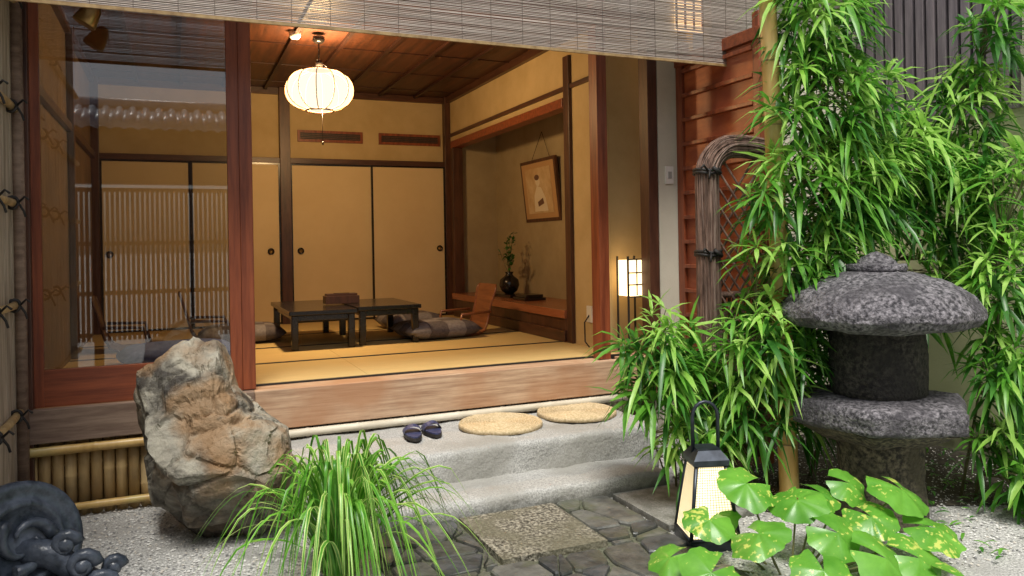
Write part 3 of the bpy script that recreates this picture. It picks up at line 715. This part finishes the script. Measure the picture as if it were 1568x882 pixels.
# variegated grass clump
o=MB('variegated_liriope_grass');bx,by=.64,3.42
for i in range(230):
    a=R.uniform(0,6.28);r0=R.uniform(0,.08);p0=Vector((bx+r0*math.cos(a),by+r0*math.sin(a),.0))
    reach=R.uniform(.15,.66);ht=R.uniform(.34,.62)*(1.12-.6*reach);a2=a+R.uniform(-.4,.4);dr=Vector((math.cos(a2),math.sin(a2),0));sd=Vector((-dr.y,dr.x,0))
    w0=R.uniform(.013,.021);N=12;b=len(o.v);pk=R.uniform(.50,.72);end=R.uniform(-.05,.45)
    for j in range(N+1):
        t=j/N
        zz=ht*(1-(1-t/pk)**2) if t<pk else ht*(1-(1-end)*((t-pk)/(1-pk))**1.7)
        c_=p0+dr*reach*t**1.15+Vector((0,0,max(.015,zz)));ww=w0*(1-t**3.5)*(.5+.5*min(1,t*4))
        tw=sd+Vector((0,0,.35*math.sin(i)))
        for q in(-1,-.55,.55,1): o.v.append(tuple(c_+tw*ww*q*.5+Vector((0,0,.2*ww*abs(q)))))
    kg=o.mi(bladeG if i%3 else bladeG2);kw=o.mi(bladeW if i%5<3 else bladeG2)
    for j in range(N):
        for q in range(3):
            o.f.append((b+j*4+q,b+j*4+q+1,b+(j+1)*4+q+1,b+(j+1)*4+q));o.m.append(kg if (q==1 or i%4==0) else kw);o.sm.append(True)
o.build()
# leopard plant
def leopard_mat():
    m=mat('leopard_leaf',(.10,.33,.03),(.20,.50,.06),(6,6,6),.36,trans=.32,coat=.1);n=m.node_tree.nodes;l=m.node_tree.links;p_=n['Principled BSDF']
    tc=n.new('ShaderNodeTexCoord');nz=n.new('ShaderNodeTexNoise');nz.inputs['Scale'].default_value=42;nz.inputs['Detail'].default_value=3;l.new(tc.outputs['Object'],nz.inputs[0])
    big=n.new('ShaderNodeTexNoise');big.inputs['Scale'].default_value=3.2;l.new(tc.outputs['Object'],big.inputs[0])
    ad=n.new('ShaderNodeMath');ad.operation='MULTIPLY_ADD';l.new(big.outputs[0],ad.inputs[0]);ad.inputs[1].default_value=.8;l.new(nz.outputs[0],ad.inputs[2])
    gt=n.new('ShaderNodeMapRange');gt.inputs[1].default_value=1.02;gt.inputs[2].default_value=1.08;l.new(ad.outputs[0],gt.inputs[0])
    mx=n.new('ShaderNodeMixRGB');l.new(gt.outputs[0],mx.inputs[0]);src=p_.inputs['Base Color'].links[0].from_socket;l.new(src,mx.inputs[1]);mx.inputs[2].default_value=(.66,.74,.16,1)
    l.new(mx.outputs[0],p_.inputs['Base Color'])
    for nd in n:
        if nd.type=='BSDF_TRANSLUCENT': l.new(mx.outputs[0],nd.inputs['Color'])
    return m
lm=leopard_mat();o=MB('leopard_plant')
def rleaf(c,r,nrm,head):
    nrm=nrm.normalized();u=head-nrm*head.dot(nrm);u.normalize();v=nrm.cross(u);NR,NA=6,42;b=len(o.v);k=o.mi(lm);ph=R.uniform(0,6)
    for i in range(NR+1):
        for j in range(NA+1):
            a=-math.pi*.93+j/NA*2*math.pi*.93;t=i/NR
            rr=r*t*(1+.05*math.sin(7*a+ph)+.03*math.sin(13*a))*(1.0-.12*abs(math.cos(a/2))**6)
            vein=.030*r*t*abs(math.sin(4.5*a))
            zz=-.22*r*t*t+.05*r*t*math.sin(5*a+ph)+vein+.10*r*(1-t)
            q=c+u*rr*math.cos(a)+v*rr*math.sin(a)*1.12+nrm*zz;o.v.append(tuple(q))
    for i in range(NR):
        for j in range(NA):
            q=b+i*(NA+1)+j;o.f.append((q,q+1,q+NA+2,q+NA+1));o.m.append(k);o.sm.append(True)
base=Vector((2.42,2.62,0));Rt=Vector((.9171,-.3987,0));F=Vector((.3987,.9171,0))
for (br,dp,z,r) in((-.52,-.05,.08,.11),(-.40,-.25,.10,.13),(-.33,.05,.20,.11),(-.14,.14,.33,.13),(-.16,-.12,.20,.13),(.03,-.30,.12,.13),(.06,.05,.28,.12),(.16,-.12,.20,.14),(.20,.15,.28,.11),(.30,-.25,.14,.13),(.36,.0,.22,.12),(.54,.10,.30,.15),(.46,-.20,.12,.13),(.62,-.04,.18,.13),(-.24,.24,.16,.10),(.36,.22,.30,.10),(-.08,-.42,.05,.12),(.33,-.44,.05,.13),(.58,-.32,.07,.12),(-.30,-.42,.04,.12)):
    c_=base+Rt*br+F*dp+Vector((0,0,z));n_=Vector((0,0,1))-F*R.uniform(.2,.9)+Rt*(br*.6+R.uniform(-.4,.4));rleaf(c_,r*R.uniform(.85,1.1),n_,(Rt*br-F*.3+Rt*R.uniform(-.4,.4)))
    o.tube([base+Rt*br*.3+F*dp*.3,base+Rt*br*.75+F*dp*.8+Vector((0,0,z*.7)),c_],.005,stemm,6,False)
o.build()
# low ground plants near wall
o=MB('ground_foliage')
for i in range(260):
    x=R.uniform(3.3,4.7);y=R.uniform(2.2,3.6);leaf(o,Vector((x,y,R.uniform(.01,.06))),Vector((R.uniform(-1,1),R.uniform(-1,1),R.uniform(.1,.6))),R.uniform(.05,.1),.018,R.choice([leafC,leafA]),.4)
o.build()
o=MB('soil_bed')
dm=mat('dark_soil',(.025,.02,.014),(.07,.06,.04),(30,30,30),.9,1.,50)
o.poly([(2.66,3.45,.006),(2.95,3.1,.006),(3.6,2.95,.006),(4.78,2.4,.006),(4.78,4.38,.006),(3.5,4.38,.006),(2.75,3.95,.006)],dm);o.build()
# ---------------------------------------------------------------- light & camera
W=bpy.data.worlds.new('World');S.world=W;W.use_nodes=True;n=W.node_tree.nodes;l=W.node_tree.links
sky=n.new('ShaderNodeTexSky');sky.sky_type='NISHITA';sky.sun_disc=False;sky.sun_elevation=math.radians(62);sky.sun_rotation=math.radians(200);sky.dust_density=3
hs=n.new('ShaderNodeHueSaturation');hs.inputs['Saturation'].default_value=.4;l.new(sky.outputs[0],hs.inputs['Color']);l.new(hs.outputs[0],n['Background'].inputs[0]);n['Background'].inputs[1].default_value=.15
sd=bpy.data.lights.new('sun','SUN');sd.energy=3.6;sd.angle=math.radians(20);sd.color=(1,.97,.9);so=bpy.data.objects.new('sun',sd);S.collection.objects.link(so)
el,rot=math.radians(62),math.radians(200);dirv=Vector((math.sin(rot)*math.cos(el),math.cos(rot)*math.cos(el),math.sin(el)))
so.rotation_euler=dirv.to_track_quat('Z','Y').to_euler()
cd=bpy.data.cameras.new('camera');co=bpy.data.objects.new('camera',cd);S.collection.objects.link(co);S.camera=co
cd.sensor_width=36;cd.lens=36*1190/1568;cd.clip_end=1000;cd.clip_start=.05
yaw=math.radians(23.5);M=Matrix.Rotation(-yaw,4,'Z')@Matrix.Rotation(math.pi/2,4,'X')@Matrix.Rotation(math.radians(-1.0),4,'Z')
M.translation=(0,0,1.44);co.matrix_world=M
cd.shift_y=-(441-373)/1568
